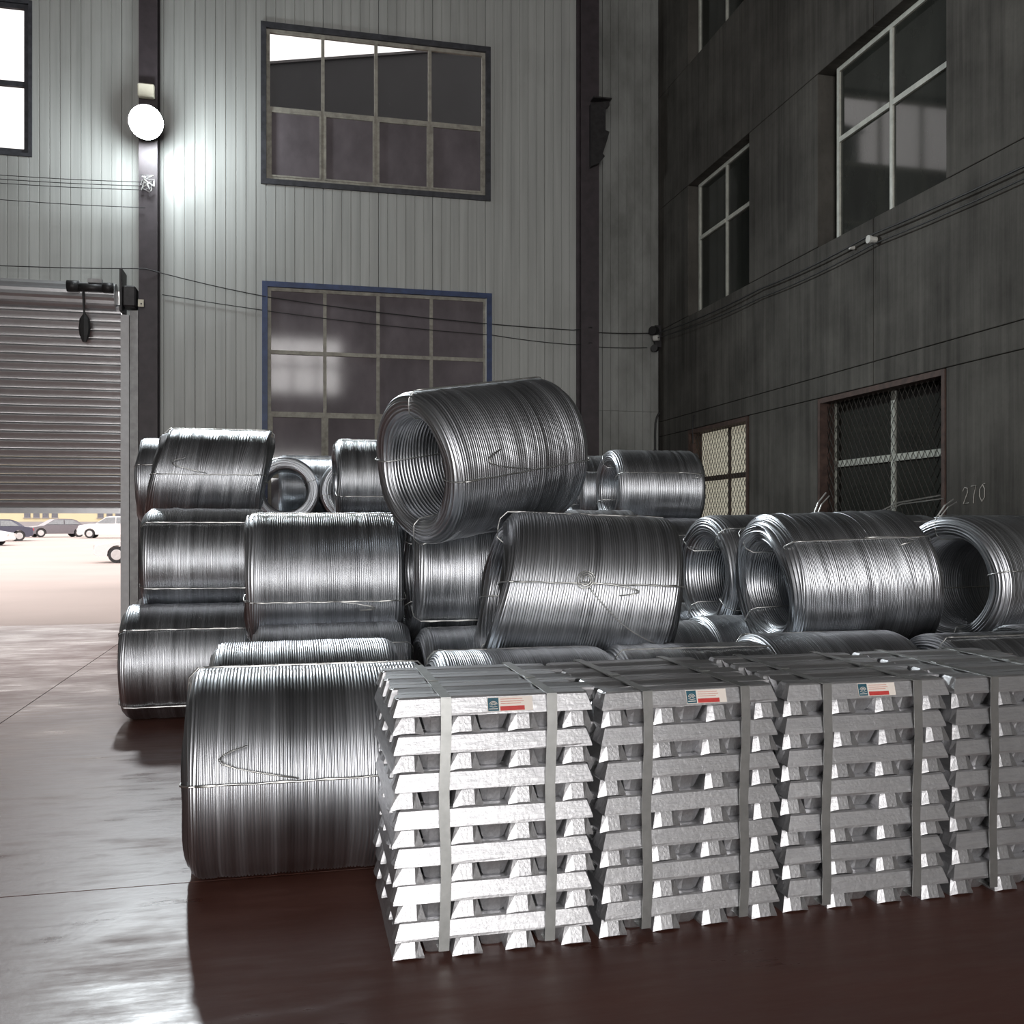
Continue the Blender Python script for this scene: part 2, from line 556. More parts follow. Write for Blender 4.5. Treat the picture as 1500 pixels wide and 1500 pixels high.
def grille(parent, W, H, y, step=0.095):
    """diamond wire mesh in front of a low window"""
    b = MB()
    k = 0.62
    t = -H * k
    while t < W:
        for sgn in (1, -1):
            pts = []
            for z in (0.0, H):
                x = t + z * k if sgn == 1 else t + (H - z) * k
                pts.append([x, z])
            (xa, za), (xb, zb) = pts
            if xa != xb:
                def clip(xlim, p, q):
                    f = (xlim - p[0]) / (q[0] - p[0])
                    return [xlim, p[1] + f * (q[1] - p[1])]
                if xa > xb:
                    (xa, za), (xb, zb) = (xb, zb), (xa, za)
                if xb <= 0 or xa >= W:
                    continue
                A, B = [xa, za], [xb, zb]
                if xa < 0:
                    A = clip(0, [xa, za], [xb, zb])
                if xb > W:
                    B = clip(W, [xa, za], [xb, zb])
                b.tube([(A[0], y + 0.004 * sgn, A[1]), (B[0], y + 0.004 * sgn, B[1])], 0.0045, 4)
        t += step
    return b.build('wire_grille', M['mesh_wire'], parent)


w7 = window('window_7', 'low grilled dark window of the concrete wall beside the chalk number', (WX, NEAR[1] - 0.02, 1.05), HALF, 2.34, 2.01, (1.22,), (1.20,), 0.07,
            lambda i, j: KP, M['white_frame'], None, 0.18)
grille(w7, 2.34, 2.01, 0.09)
w8 = window('window_8', 'low grilled window glowing cream near the corner', (WX, FAR[1] - 0.02, 1.05), HALF, 2.09, 2.01, (1.10,), (1.20,), 0.07,
            lambda i, j: M['lit_pane'], M['rust_frame'], None, 0.18)
grille(w8, 2.09, 2.01, 0.09)
for w_, W_ in ((w7, 2.34), (w8, 2.09)):
    b = MB()
    b.box(0.0, 0.05, -0.015, 0.30, 0.006, 2.0).box(W_ - 0.05, W_, -0.015, 0.30, 0.006, 2.0).box(0.05, W_ - 0.05, -0.015, 0.30, 1.94, 2.0)
    b.build('rusty_jamb', M['rust_frame'], w_)

# ---- steel columns on the end wall
def column(name, label, x0, x1, corbel):
    c = tag(empty(name, ((x0 + x1) / 2, WY - 0.17, 0)), label, 'column', kind='structure')
    w = (x1 - x0) / 2
    b = MB()
    b.box(-w, w, -0.17, -0.145, 0, TOP).box(-w, w, 0.125, 0.15, 0, TOP).box(-0.02, 0.02, -0.145, 0.125, 0, TOP)
    b.build('shaft', M['column'], c)
    MB().box(-w - 0.06, w + 0.06, -0.19, 0.165, 0, 0.03).build('base_plate', M['dark_steel'], c)
    if corbel:
        k = MB()
        ring = [(-0.02, 8.62), (0.30, 8.68), (0.30, 8.60), (0.23, 8.56), (0.23, 8.18), (0.30, 8.16), (0.26, 8.02), (0.18, 7.78), (0.22, 7.74), (0.12, 7.62), (-0.02, 7.55)]
        k.loft([[(x, y, z) for x, z in ring] for y in (-0.30, -0.172)])
        k.build('crane_bracket', M['dark_steel'], c)
        MB().box(0.0, 0.32, -0.36, -0.175, 8.685, 8.71).build('bracket_plate', M['dark_steel'], c)
    return c


column('column_1', 'dark steel column carrying the floodlight beside the shutter', -2.30, -2.03, False)
column('column_2', 'dark steel column with a crane bracket near the corner', 4.76, 5.07, True)

# ---- roller shutter, half open
sh = tag(empty('door_1', (-4.6, 15.6, 0)), 'half-raised grey steel roller shutter door', 'shutter', kind='structure')
prof = [(0.0, 0.0), (-0.004, 0.020), (-0.012, 0.045), (-0.023, 0.072), (-0.030, 0.090), (-0.029, 0.098), (-0.020, 0.108), (-0.006, 0.118), (0.0, 0.128),
        (0.006, 0.128), (0.002, 0.114), (-0.012, 0.103), (-0.022, 0.094), (-0.016, 0.072), (-0.005, 0.045), (0.003, 0.018), (0.006, 0.0)]
sl = MB().loft([[(x, y, z) for y, z in prof] for x in (-1.95, 2.035)]).mesh('slat', M['slat'])
n_sl = 24
for k in range(n_sl):
    put('slat', sl, sh, (0, 0, 1.76 + k * 0.13))
MB().box(-1.95, 2.035, -0.035, 0.02, 1.685, 1.765).build('bottom_bar', M['slat'], sh)
dr = MB()
rings = []
for x in (-1.95, 1.97):
    rings.append([(x, -0.02 + (0.20 + 0.012 * (k % 2)) * math.cos(k * 2 * PI / 28), 4.98 + (0.20 + 0.012 * (k % 2)) * math.sin(k * 2 * PI / 28)) for k in range(28)])
dr.loft(rings).build('shutter_roll', M['slat'], sh)
MB().box(2.035, 2.155, -0.06, 0.06, 0, 4.72).build('guide_rail', M['rail'], sh)
MB().box(-2.10, -1.965, -0.06, 0.06, 0, 4.72).build('guide_rail', M['rail'], sh)
MB().box(2.16, 2.28, -0.02, 0.06, 0, 4.80).build('door_post', M['box'], sh)
MB().bevel_box(2.04, 2.08, -0.20, 0.22, 4.74, 5.40, 0.01).build('end_bracket', M['dark_steel'], sh)
MB().bevel_box(2.085, 2.27, -0.2, 0.1, 4.82, 5.14, 0.02).build('gear_housing', M['dark_steel'], sh)
mo = MB()
mo.cyl((1.33, -0.30, 5.06), (1, 0, 0), 0.085, 0.16, 16).cyl((1.49, -0.30, 5.05), (1, 0, 0), 0.06, 0.34, 16).cyl((1.83, -0.30, 5.06), (1, 0, 0), 0.075, 0.14, 16)
mo.build('shutter_motor', M['dark_steel'], sh, True)
MB().box(1.62, 1.82, -0.34, -0.24, 5.12, 5.18).build('motor_cover', M['box'], sh)
ch = MB()
ch.tube([(1.55, -0.30, 5.0), (1.56, -0.30, 4.8), (1.57, -0.29, 4.62)], 0.016, 6)
ch.loft([[(1.57 + r * math.cos(k * PI / 4), -0.29 + r * 0.6 * math.sin(k * PI / 4), z) for k in range(8)] for z, r in ((4.66, 0.02), (4.58, 0.07), (4.44, 0.085), (4.34, 0.07), (4.24, 0.03))])
ch.build('chain_bag', M['cable'], sh)
MB().box(2.31, 2.39, -0.22, -0.205, 4.82, 4.93).build('switch_plate', M['gear_box'], sh)
MB().box(2.345, 2.365, -0.225, -0.219, 4.855, 4.875).build('switch_hole', M['cable'], sh)

# ---- outdoors: yard, far building, dark neighbour beyond the end wall
yb = MB()
rows = [(15.62, 0.0), (22, 0.0), (42, 0.0), (70, 0.55), (118, 0.9), (190, 0.9)]
vs, fs = [], []
for y, z in rows:
    vs += [(-120, y, z - 0.01), (70, y, z - 0.01)]
for k in range(len(rows) - 1):
    fs.append((2 * k, 2 * k + 1, 2 * k + 3, 2 * k + 2))
yard = yb.add(vs, fs).build('ground', M['yard'])
tag(yard, 'pale sandy concrete yard outside the shutter', 'yard', kind='structure')

fb = tag(empty('far_building', (-20, 120, 0.8)), 'cream rendered building across the yard', 'building')
MB().box(-70, 60, 0, 10, 1.15, 9).build('wall', M['yard_wall'], fb)
MB().box(-70, 60, -0.15, 10, -0.2, 1.15).build('plinth', M['plinth'], fb)
MB().box(-70.4, 60.4, -0.5, 10.4, 9, 9.4).build('roof_slab', M['plinth'], fb)
wm = MB().box(-0.33, 0.33, -0.06, 0.05, 0, 1.5).mesh('window', M['far_glass'])
sm = MB().box(-0.42, 0.42, -0.14, -0.001, -0.08, 0).mesh('sill', M['plinth'])
for gx in (-29.9, -22.0, -14.1, -6.2):
    for k in range(4):
        w_ = put('window', wm, fb, (gx + 20 + k * 0.98, 0, 1.62))
        put('sill', sm, w_)

nb = tag(empty('neighbour_building', (4, 22, 0)), 'dark sheet-metal gable seen through the upper window', 'building')
gx = lambda x: 11.785 + (x + 0.51) * 0.184
MB().loft([[(x - 4, y, z) for x, z in ((-1.3, 0), (14, 0), (14, gx(14)), (-1.3, gx(-1.3)))] for y in (0, 6)]).build('gable_wall', M['neighbour'], nb)
MB().loft([[(x - 4, y, gx(x) + d) for x, d in ((-1.4, 0.003), (14.1, 0.003), (14.1, 0.06), (-1.4, 0.06))] for y in (-0.05, 6.1)]).build('roof_edge', M['dark_steel'], nb)


# ---- parked cars
def car(label, paint, loc, rz, L=4.6, H=1.45, suv=False, scale=1.0):
    c = tag(empty('parked_car', loc, (0, 0, rz)), label, 'car', 'cars parked in the yard')
    c.scale = (scale,) * 3
    h = L / 2
    hood, belt = (1.0, 1.05) if suv else (0.82, 0.92)
    body = [(-h, 0.35), (-h + 0.02, 0.62), (-h + 0.12, hood - 0.1), (-h + 0.9, hood + 0.04), (-0.75, belt), (h - 0.75, belt + 0.03), (h - 0.08, belt - 0.03), (h, 0.7), (h - 0.02, 0.38), (h - 0.3, 0.26)]
    arches = []
    for cx_ in (h - 0.85, -h + 0.88):
        for k in range(9):
            a = PI * k / 8
            arches.append((cx_ + 0.39 * math.cos(a), max(0.26, 0.32 + 0.39 * math.sin(a)) if 0 < k < 8 else 0.26))
    body += arches + [(-h + 0.2, 0.26)]
    rings = []
    for y, s, dz in ((-0.90, 0.985, 0), (-0.80, 1, 0.015), (0.80, 1, 0.015), (0.90, 0.985, 0)):
        rings.append([(x * s, y, z + (dz if z > 0.6 else 0)) for x, z in body])
    MB().loft(rings).build('body', paint, c)
    cab = [(-1.15, belt - 0.02), (-0.35, H - 0.05), (0.1, H), (0.95, H - 0.02), (1.35 if not suv else 1.75, H - 0.14), (h - 0.45, belt)]
    MB().loft([[(x * (1 if abs(y) < 0.75 else 0.97), y if z < belt + 0.1 else y * 0.82, z) for x, z in cab] for y in (-0.84, 0.84)]).build('roof', paint, c)
    for s in (-1, 1):
        g = [(-0.98, belt + 0.05), (-0.36, H - 0.12), (0.28, H - 0.09), (0.28, belt + 0.05)]
        g2 = [(0.36, belt + 0.05), (0.36, H - 0.09), (0.98, H - 0.11), (1.45, belt + 0.06)]
        for q in (g, g2):
            ring = []
            for off in (0.0, 0.012):
                ring.append([(x, s * ((0.845 if z < belt + 0.1 else 0.845 - 0.15 * (z - belt - 0.1) / (H - belt - 0.1)) + off), z) for x, z in q])
            MB().loft(ring).build('side_window', M['car_glass'], c)
    for cx_ in (h - 0.85, -h + 0.88):
        for s in (-1, 1):
            w = MB().cyl((cx_, s * 0.70, 0.33), (0, s, 0), 0.33, 0.19, 24).build('wheel', M['tyre'], c)
            MB().cyl((cx_, s * 0.885, 0.33), (0, s, 0), 0.225, 0.012, 20, 0.2).build('rim', M['rim'], w)
    MB().box(h - 0.10, h + 0.01, -0.86, -0.50, 0.66, 0.82).build('tail_lamp', M['tail'], c)
    MB().box(h - 0.10, h + 0.01, 0.50, 0.86, 0.66, 0.82).build('tail_lamp', M['tail'], c)
    MB().box(-h - 0.005, -h + 0.2, -0.84, -0.5, 0.56, 0.7).build('headlamp', M['rim'], c)
    MB().box(-h - 0.005, -h + 0.2, 0.5, 0.84, 0.56, 0.7).build('headlamp', M['rim'], c)
    return c

car('white car nearest the shutter with only its front showing', M['car_white'], (-5.5, 41.9, 0), 0)
car('white sport-utility car behind the nearest white car', M['car_white'], (-13.05, 75.9, 0.585), 0, 4.7, 1.62, True)
car('grey saloon parked at an angle in the middle of the yard', M['car_grey'], (-17.85, 80, 0.62), 0.5, 4.5, 1.42)
car('dark blue-grey saloon with a red tail lamp at the picture edge', M['car_dark'], (-19.0, 68, 0.50), 0.35, 4.6, 1.43)
car('white car in front of the dark saloon, cut by the picture edge', M['car_white'], (-18.2, 60.5, 0.345), PI, 4.6, 1.5)

# ================================================================== WIRE COILS
R0 = 0.442


def smooth_rows(a, n):
    k = np.hanning(n + 2)[1:-1]
    k /= math.sqrt((k ** 2).sum())
    pad = np.concatenate([a[-n:], a, a[:n]], 0)
    out = np.apply_along_axis(lambda c: np.convolve(c, k, 'same'), 0, pad)
    return out[n:-n]


def coil_mesh(name, seed, L=1.0, R=R0, ri=0.285, pitch=0.0095, e=0.065, lean=0.0, wander=0.0, rag=0.006, rough=1.0, nseg=96, sag=0.0):
    """turns of wire as ridges of one tube-shaped surface: outer layer, rounded ends, inner layer"""
    rs = np.random.RandomState(seed)
    W = []

    def line(x0, r0, x1, r1, n, p):
        d = math.hypot(x1 - x0, r1 - r0)
        k = max(1, int(d / p))
        for i in range(k):
            f = (i + 0.5) / k
            W.append((x0 + (x1 - x0) * f, r0 + (r1 - r0) * f, n[0], n[1], d / k))

    def arc(cx, cr, a0, a1, rad, p):
        k = max(2, int(abs(a1 - a0) * rad / p))
        for i in range(k):
            a = a0 + (a1 - a0) * (i + 0.5) / k
            W.append((cx + rad * math.cos(a), cr + rad * math.sin(a), math.cos(a), math.sin(a), abs(a1 - a0) * rad / k))
    h = L / 2
    pe, pi_ = pitch * 1.25, pitch * 1.55
    line(-h + e, R, h - e, R, (0, 1), pitch)
    arc(h - e, R - e, PI / 2, 0, e, pe)
    line(h, R - e, h, ri + e, (1, 0), pe)
    arc(h - e, ri + e, 0, -PI / 2, e, pe)
    line(h - e, ri, -h + e, ri, (0, -1), pi_)
    arc(-h + e, ri + e, 3 * PI / 2, PI, e, pe)
    line(-h, ri + e, -h, R - e, (-1, 0), pe)
    arc(-h + e, R - e, PI, PI / 2, e, pe)
    W = np.array(W)
    n = len(W)
    th = np.linspace(0, 2 * PI, nseg, endpoint=False)

    def field(amp_s, amp_i, width=9, K=6):
        k = np.arange(1, K + 1)
        co = rs.normal(size=(n, K, 2)) / k[None, :, None]
        cs = smooth_rows(co.reshape(n, -1), width).reshape(n, K, 2)
        co = co * amp_i + cs * amp_s
        B = np.stack([np.cos(np.outer(k, th)), np.sin(np.outer(k, th))], 0)
        return np.einsum('nk,kt->nt', co[:, :, 0], B[0]) + np.einsum('nk,kt->nt', co[:, :, 1], B[1])
    q = rough
    endw = np.abs(W[:, 2])
    dr = field(0.0009 * q, 0.0005 * q)
    dx = field(0.0012 * q, 0.0006 * q) + field(rag, rag * 0.5, 7) * endw[:, None]
    static = smooth_rows(rs.normal(size=(n, 1)), 7)[:, 0] * 0.0007 * q
    cx = W[:, 0, None] + dx
    cr = W[:, 1, None] + dr + static[:, None]
    nx, nr, p = W[:, 2, None], W[:, 3, None], W[:, 4, None]
    tx, tr_ = nr, -nx                    # direction of travel along the profile
    pcx, pcr = np.roll(cx, 1, 0), np.roll(cr, 1, 0)
    dep = 0.34 * p
    V = [((pcx + cx) / 2 - (np.roll(nx, 1, 0) + nx) * 0.5 * dep, (pcr + cr) / 2 - (np.roll(nr, 1, 0) + nr) * 0.5 * dep),
         (cx - tx * 0.20 * p + nx * 0.16 * p, cr - tr_ * 0.20 * p + nr * 0.16 * p),
         (cx + tx * 0.20 * p + nx * 0.16 * p, cr + tr_ * 0.20 * p + nr * 0.16 * p)]
    X = np.stack([v[0] for v in V], 1).reshape(n * 3, nseg)
    RR = np.stack([v[1] for v in V], 1).reshape(n * 3, nseg)
    Y = RR * np.cos(th)[None]
    Z = RR * np.sin(th)[None]
    ln = np.full(n, lean) + smooth_rows(rs.normal(size=(n, 1)), 11)[:, 0] * wander
    X = X + np.repeat(ln, 3)[:, None] * Z
    if sag:
        Z = np.where(Z < 0, Z * (1 - sag), Z)
    co = np.stack([X, Y, Z], 2).reshape(-1, 3)
    m3 = n * 3
    a = np.arange(m3)[:, None] * nseg
    b = np.roll(np.arange(m3), -1)[:, None] * nseg
    s0 = np.arange(nseg)[None]
    s1 = np.roll(np.arange(nseg), -1)[None]
    quads = np.stack([a + s0, b + s0, b + s1, a + s1], 2).reshape(-1, 4)
    me = bpy.data.meshes.new(name)
    me.vertices.add(len(co))
    me.vertices.foreach_set('co', co.astype(np.float32).ravel())
    me.loops.add(quads.size)
    me.loops.foreach_set('vertex_index', quads.astype(np.int32).ravel())
    me.polygons.add(len(quads))
    me.polygons.foreach_set('loop_start', np.arange(0, quads.size, 4, dtype=np.int32))
    me.polygons.foreach_set('loop_total', np.full(len(quads), 4, dtype=np.int32))
    me.update(calc_edges=True)
    me.validate()
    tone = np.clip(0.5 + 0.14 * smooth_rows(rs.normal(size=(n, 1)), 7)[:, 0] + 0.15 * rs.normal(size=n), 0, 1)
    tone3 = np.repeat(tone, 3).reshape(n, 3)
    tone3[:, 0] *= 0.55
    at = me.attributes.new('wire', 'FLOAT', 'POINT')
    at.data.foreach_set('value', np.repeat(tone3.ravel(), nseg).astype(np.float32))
    me.materials.append(M['wire'])
    me.shade_smooth()
    return me, dict(L=L, R=R, ri=ri, lean=lean)


KINDS = {
    'neat_a': coil_mesh('windings_neat_a', 1, 1.0, rough=1.0, pitch=0.0132),
    'neat_b': coil_mesh('windings_neat_b', 2, 0.94, rough=1.0, pitch=0.0112),
    'neat_c': coil_mesh('windings_neat_c', 3, 0.99, rough=1.0, pitch=0.0124, wander=0.012),
    'stepped': coil_mesh('windings_stepped', 4, 0.95, rough=1.1, pitch=0.0115, wander=0.025, rag=0.009),
    'leaning': coil_mesh('windings_leaning', 5, 0.97, rough=1.2, pitch=0.0135, lean=0.13, wander=0.03, rag=0.007),
    'loose_top': coil_mesh('windings_loose_top', 6, 0.95, R=0.445, rough=1.6, pitch=0.0105, lean=0.17, wander=0.055, rag=0.010),
    'crossed': coil_mesh('windings_crossed', 8, 0.98, R=0.445, rough=1.2, pitch=0.0095, lean=-0.10, wander=0.032, rag=0.009, ri=0.27),
    'wide': coil_mesh('windings_wide', 9, 0.98, R=0.442, ri=0.305, rough=1.1, pitch=0.0140, wander=0.02, rag=0.007, e=0.06),
}
TIES = {}


def tie_mesh(kind, el, tail):
    """one tie wire round the wall of the coil at elevation el (deg, seen from the open hall side)"""
    key = (kind, el, tail)
    if key in TIES:
        return TIES[key]
    d = KINDS[kind][1]
    rnd = random.Random(hash(key) % 1000 if False else int(el * 7 + len(kind) * 31 + tail))
    t = PI - math.radians(el)
    L, R, ri, lean = d['L'] / 2, d['R'], d['ri'], d['lean']

    def P(x, r, dt=0.0):
        y, z = r * math.cos(t + dt), r * math.sin(t + dt)
        return (x + lean * z, y, z)
    pts = []
    n = 12
    for i in range(n + 1):
        pts.append(P(-L + 0.03 + (2 * L - 0.06) * i / n, R + 0.010, rnd.uniform(-0.008, 0.008)))
    pts += [P(L + 0.008, R - 0.03), P(L + 0.012, (R + ri) / 2), P(L + 0.008, ri + 0.02)]
    for i in range(5):
        pts.append(P(L - 0.03 - (2 * L - 0.06) * i / 4, ri - 0.012))
    pts += [P(-L - 0.008, ri + 0.02), P(-L - 0.012, (R + ri) / 2), P(-L - 0.008, R - 0.03)]
    b = MB().tube(pts, 0.0042, 5, True)
    pts2 = [P(-L + 0.05 + (2 * L - 0.1) * i / 16, R + 0.013, 0.006 * math.sin(i * 1.9)) for i in range(17)]
    b.tube(pts2, 0.0036, 5)
    me = b.mesh('tie_wire', M['tie'], True)
    tm = None
    if tail:
        b = MB()
        x0 = rnd.uniform(-0.1, 0.15)
        for s in range(2):
            q = []
            for i in range(9):
                f = i / 8
                q.append(P(x0 - 0.30 * math.sin(f * 2.4) * tail + 0.012 * s * math.sin(f * 9), R + 0.014 + 0.02 * math.sin(f * PI) + 0.012 * f * s, -0.02 - 0.30 * f * (1 if tail > 0 else -0.5)))
            b.tube(q, 0.0028, 5)
        tm = b.mesh('tie_tail', M['tie'], True)
    TIES[key] = (me, tm)
    return TIES[key]


def coil(label, x, y, z, kind, yaw=0.0, tilt=0.0, ties=(8, 98, 188, 278), tail=0, spin=0.0, group='galvanised wire coils piled in the hall', sx=1.0, ry=0.0):
    """coil centred at x, y, z with its axis along x before yaw and tilt (degrees)"""
    rot = Euler((math.radians(ry), -math.radians(tilt), math.radians(yaw)), 'XYZ')
    base = Vector((x, y, z)) - rot.to_matrix() @ Vector((0, 0, R0))
    root = empty('wire_coil', base, rot)
    tag(root, label, 'wire coil', group)
    me, d = KINDS[kind]
    w = put('windings', me, root, (0, 0, R0), (math.radians(spin), 0, 0))
    w.scale = (sx, 1, 1)
    for i, el in enumerate(ties):
        tm, tl = tie_mesh(kind, el, tail if i == 0 else 0)
        o = put('tie_wire', tm, root, (0, 0, R0))
        o.scale = (sx, 1, 1)
        if tl:
            put('tie_tail', tl, o)
    return root


def mid(a, b):
    return (a + b) / 2


# --- left part of the pile, nearest first
coil('large neat wire coil lying in front, left of the ingot bundles', mid(-0.425, 0.575), 4.33, R0, 'neat_a', 0.5, ties=(6, 84, 186, 262), tail=1)
coil('wire coil directly behind the foremost coil, only its bright top showing', mid(-0.40, 0.53), 5.23, R0, 'neat_b', 1.0, ties=(30, 120, 210, 300))
coil('wire coil on the floor under the front second-layer coil', mid(-0.22, 0.70), 6.12, R0, 'neat_b', 0.0, ties=(50, 140, 230, 320))
coil('wire coil on the floor at the left edge of the pile beside the doorway', mid(-1.26, -0.32), 7.92, R0, 'neat_b', 0, ties=(38, -42, 128, 218), spin=20)
coil('shiny wire coil of the second layer in front, above the floor coils', mid(-0.29, 0.70), 6.55, 1.145, 'neat_c', 0, ties=(-16, 74, 164, 254), tail=-1)
coil('second-layer wire coil above the leftmost floor coil', mid(-1.17, -0.23), 8.37, 1.20, 'neat_b', 0, ties=(-26, 46, 154, 244), spin=90)
coil('ragged loose coil on top of the left stack', mid(-1.19, -0.26), 9.15, 1.93, 'loose_top', 0, ties=(2, 92, 182), tail=1)
coil('coil end peeking out left behind the ragged top coil', mid(-1.46, -0.55), 10.15, 1.93, 'stepped', 0, ties=(20, 110, 200))
coil('stepped wire coil on top beside the window, left of the big tilted coil', mid(0.43, 1.36), 9.9, 1.94, 'stepped', 0, ties=(-20, 70, 160), spin=40)
coil('ring-shaped coil end facing the viewer below the window, dark bore', -0.10, 13.4, 1.97, 'neat_b', 90, ties=(20, 110, 200, 290), sx=0.95)
coil('pale coil end half hidden behind the stepped coil below the window', 0.79, 13.3, 1.97, 'neat_b', 90, ties=(10, 100, 190, 280), sx=0.95)

# --- middle
coil('big tilted coil on top of the pile with its open end to the viewer', 1.11, 5.67, 1.905, 'wide', 24, 10, ties=(-12, 78, 168, 258), tail=1, spin=0)
lc = coil('leaning coil right behind the first ingot bundle with a twisted tie knot', 1.56, 5.185, 1.12, 'leaning', -5, -2.0, ties=(10, 100, 190, 280), tail=-1)
def on_coil(d, x, el, lift=0.012):
    t = PI - math.radians(el)
    r = d['R'] + lift
    return (x + d['lean'] * r * math.sin(t), r * math.cos(t), r * math.sin(t))


ld_ = KINDS['leaning'][1]
sp = []
for i in range(40):
    a = i * 0.42
    rr = 0.052 - 0.0009 * i
    sp.append(on_coil(ld_, -0.06 + rr * math.cos(a), 12 + rr * math.sin(a) * 125, 0.014 + 0.0006 * i))
MB().tube(sp, 0.004, 5).build('tie_knot', M['tie'], lc, True, (0, 0, R0))
MB().tube([on_coil(ld_, -0.04 + 0.42 * f, 8 - 38 * f - 5 * math.sin(f * 3), 0.012) for f in [i / 10 for i in range(11)]], 0.0035, 5).build('loose_strand', M['tie'], lc, True, (0, 0, R0))
coil('wire coil under the tilted top coil, partly in its shadow', mid(0.735, 1.68), 6.22, 1.20, 'neat_b', 0, ties=(-40, 50, 140, 230), spin=130)
coil('floor coil behind the first ingot bundle, only its left end showing', mid(0.66, 1.55), 4.63, R0, 'neat_b', 0, ties=(20, 110, 200), sx=0.94)
coil('floor coil below the leaning coil, only its ribbed top showing', mid(1.58, 2.43), 4.64, R0, 'neat_b', -2, ties=(75, 165, 255), sx=0.9, spin=70)
coil('floor coil beneath the leaning coil at the back', mid(0.74, 1.64), 5.75, R0, 'neat_b', 0, ties=(), sx=0.94)
coil('floor coil between the leaning coil and the crossed coil', mid(1.68, 2.58), 5.75, R0, 'neat_b', 0, ties=(), sx=0.94, spin=50)
coil('bright-topped coil just behind the leaning coil', mid(2.12, 3.08), 8.4, 1.20, 'neat_b', 0, ties=(60, 150, 240), spin=75)
coil('open-ended coil on top by the corner beside the cream window', mid(3.39, 4.42), 10.12, 1.90, 'neat_c', 0, ties=(22, 112, 202, 292), tail=-1)
coil('coil end just left of and behind the open-ended top coil', mid(3.30, 4.2), 11.05, 1.90, 'neat_b', 0, ties=(30, 120, 210))
coil('second-layer coil below the open-ended top coil', mid(3.74, 4.7), 9.66, 1.14, 'neat_b', 0, ties=(35, 125, 215), spin=33)
coil('dark floor coil below the second-layer coil near the corner', mid(3.30, 4.24), 9.05, R0, 'neat_b', 0, ties=(30, 120, 210), spin=60)

# --- right part
coil('coil with an open end left behind the crossed coil', mid(2.95, 3.95), 6.58, 1.14, 'neat_c', 2, 1, ties=(50, -30, 140, 230), spin=0)
coil('large crossed coil behind the third ingot bundle, upper tie wire slanting', mid(2.90, 3.88), 5.52, 1.14, 'crossed', 0, 2, ties=(38, 128, 218), tail=-1)
coil('dark-bored coil at the right picture edge', mid(4.20, 5.2), 5.66, 1.12, 'wide', 14, 0, ties=(12, 102, 192, 282))
coil('coil behind the crossed coil and the dark-bored coil', mid(4.02, 5.0), 6.72, 1.14, 'stepped', 0, ties=(60, 150, 240))
coil('rightmost coil, a sliver beyond the dark-bored coil', mid(5.10, 6.0), 6.75, 1.14, 'stepped', 0, ties=(60, 150), spin=100)
coil('floor coil below the crossed coil, its left end bright', mid(2.52, 3.44), 4.96, R0, 'neat_b', 0, ties=(20, 110, 200), spin=15)
coil('floor coil behind the fourth ingot bundle under the dark-bored coil', mid(4.30, 5.24), 5.08, R0, 'neat_b', 0, ties=(), spin=200)
coil('floor coil in the gap between crossed and dark-bored coils', mid(3.50, 4.2), 4.75, R0, 'neat_b', 0, ties=(75,), spin=15, sx=0.72)

# --- coils underneath that carry the visible ones
UNDER = 'galvanised wire coil hidden deep inside the pile, carrying others'
for (a, b, y, z) in ((-0.22, 0.70, 7.03, R0), (-1.30, -0.36, 8.83, R0), (-1.30, -0.36, 9.75, R0), (-1.20, -0.26, 9.64, 1.20), (-1.5, -0.56, 10.6, 1.2), (-1.5, -0.56, 10.65, R0),
                     (0.75, 1.69, 6.66, R0), (2.65, 3.6, 6.05, R0), (2.8, 3.74, 7.10, R0), (4.30, 5.24, 6.22, R0), (4.1, 5.04, 7.25, R0), (5.28, 6.2, 6.25, R0), (5.28, 6.2, 7.25, R0),
                     (2.12, 3.06, 7.95, R0), (2.12, 3.06, 8.86, R0), (3.4, 4.34, 10.10, R0), (3.4, 4.34, 11.05, R0), (3.4, 4.34, 11.95, R0), (3.36, 4.3, 10.58, 1.14), (3.36, 4.3, 11.5, 1.14),
                     (0.43, 1.37, 9.0, R0), (0.43, 1.37, 9.9, R0), (0.43, 1.37, 10.8, R0), (0.43, 1.37, 9.45, 1.19), (0.43, 1.37, 10.35, 1.19)):
    coil(UNDER, mid(a, b), y, z, 'neat_b', 0, ties=(), spin=RNG.uniform(0, 360), group='coils hidden inside the pile')
for (x, z) in ((-0.99, R0), (-0.09, R0), (0.81, R0), (1.71, R0), (-0.54, 1.205), (0.35, 1.205), (1.25, 1.205)):
    for y in (13.4, 14.33):
        coil(UNDER, x, y, z, 'neat_b', 90, ties=(), spin=RNG.uniform(0, 360), group='coils hidden inside the pile', sx=0.95)
coil('added coil lying crosswise to keep the bores of the ring-shaped coil ends dark', 0.30, 14.34, 2.085, 'neat_c', 0, ties=(60, 240))  # added crosswise to block the bright wall behind the ring bores

# ================================================================== ALUMINIUM INGOT BUNDLES
IL, IW, IT, IH = 0.728, 0.110, 0.074, 0.0640


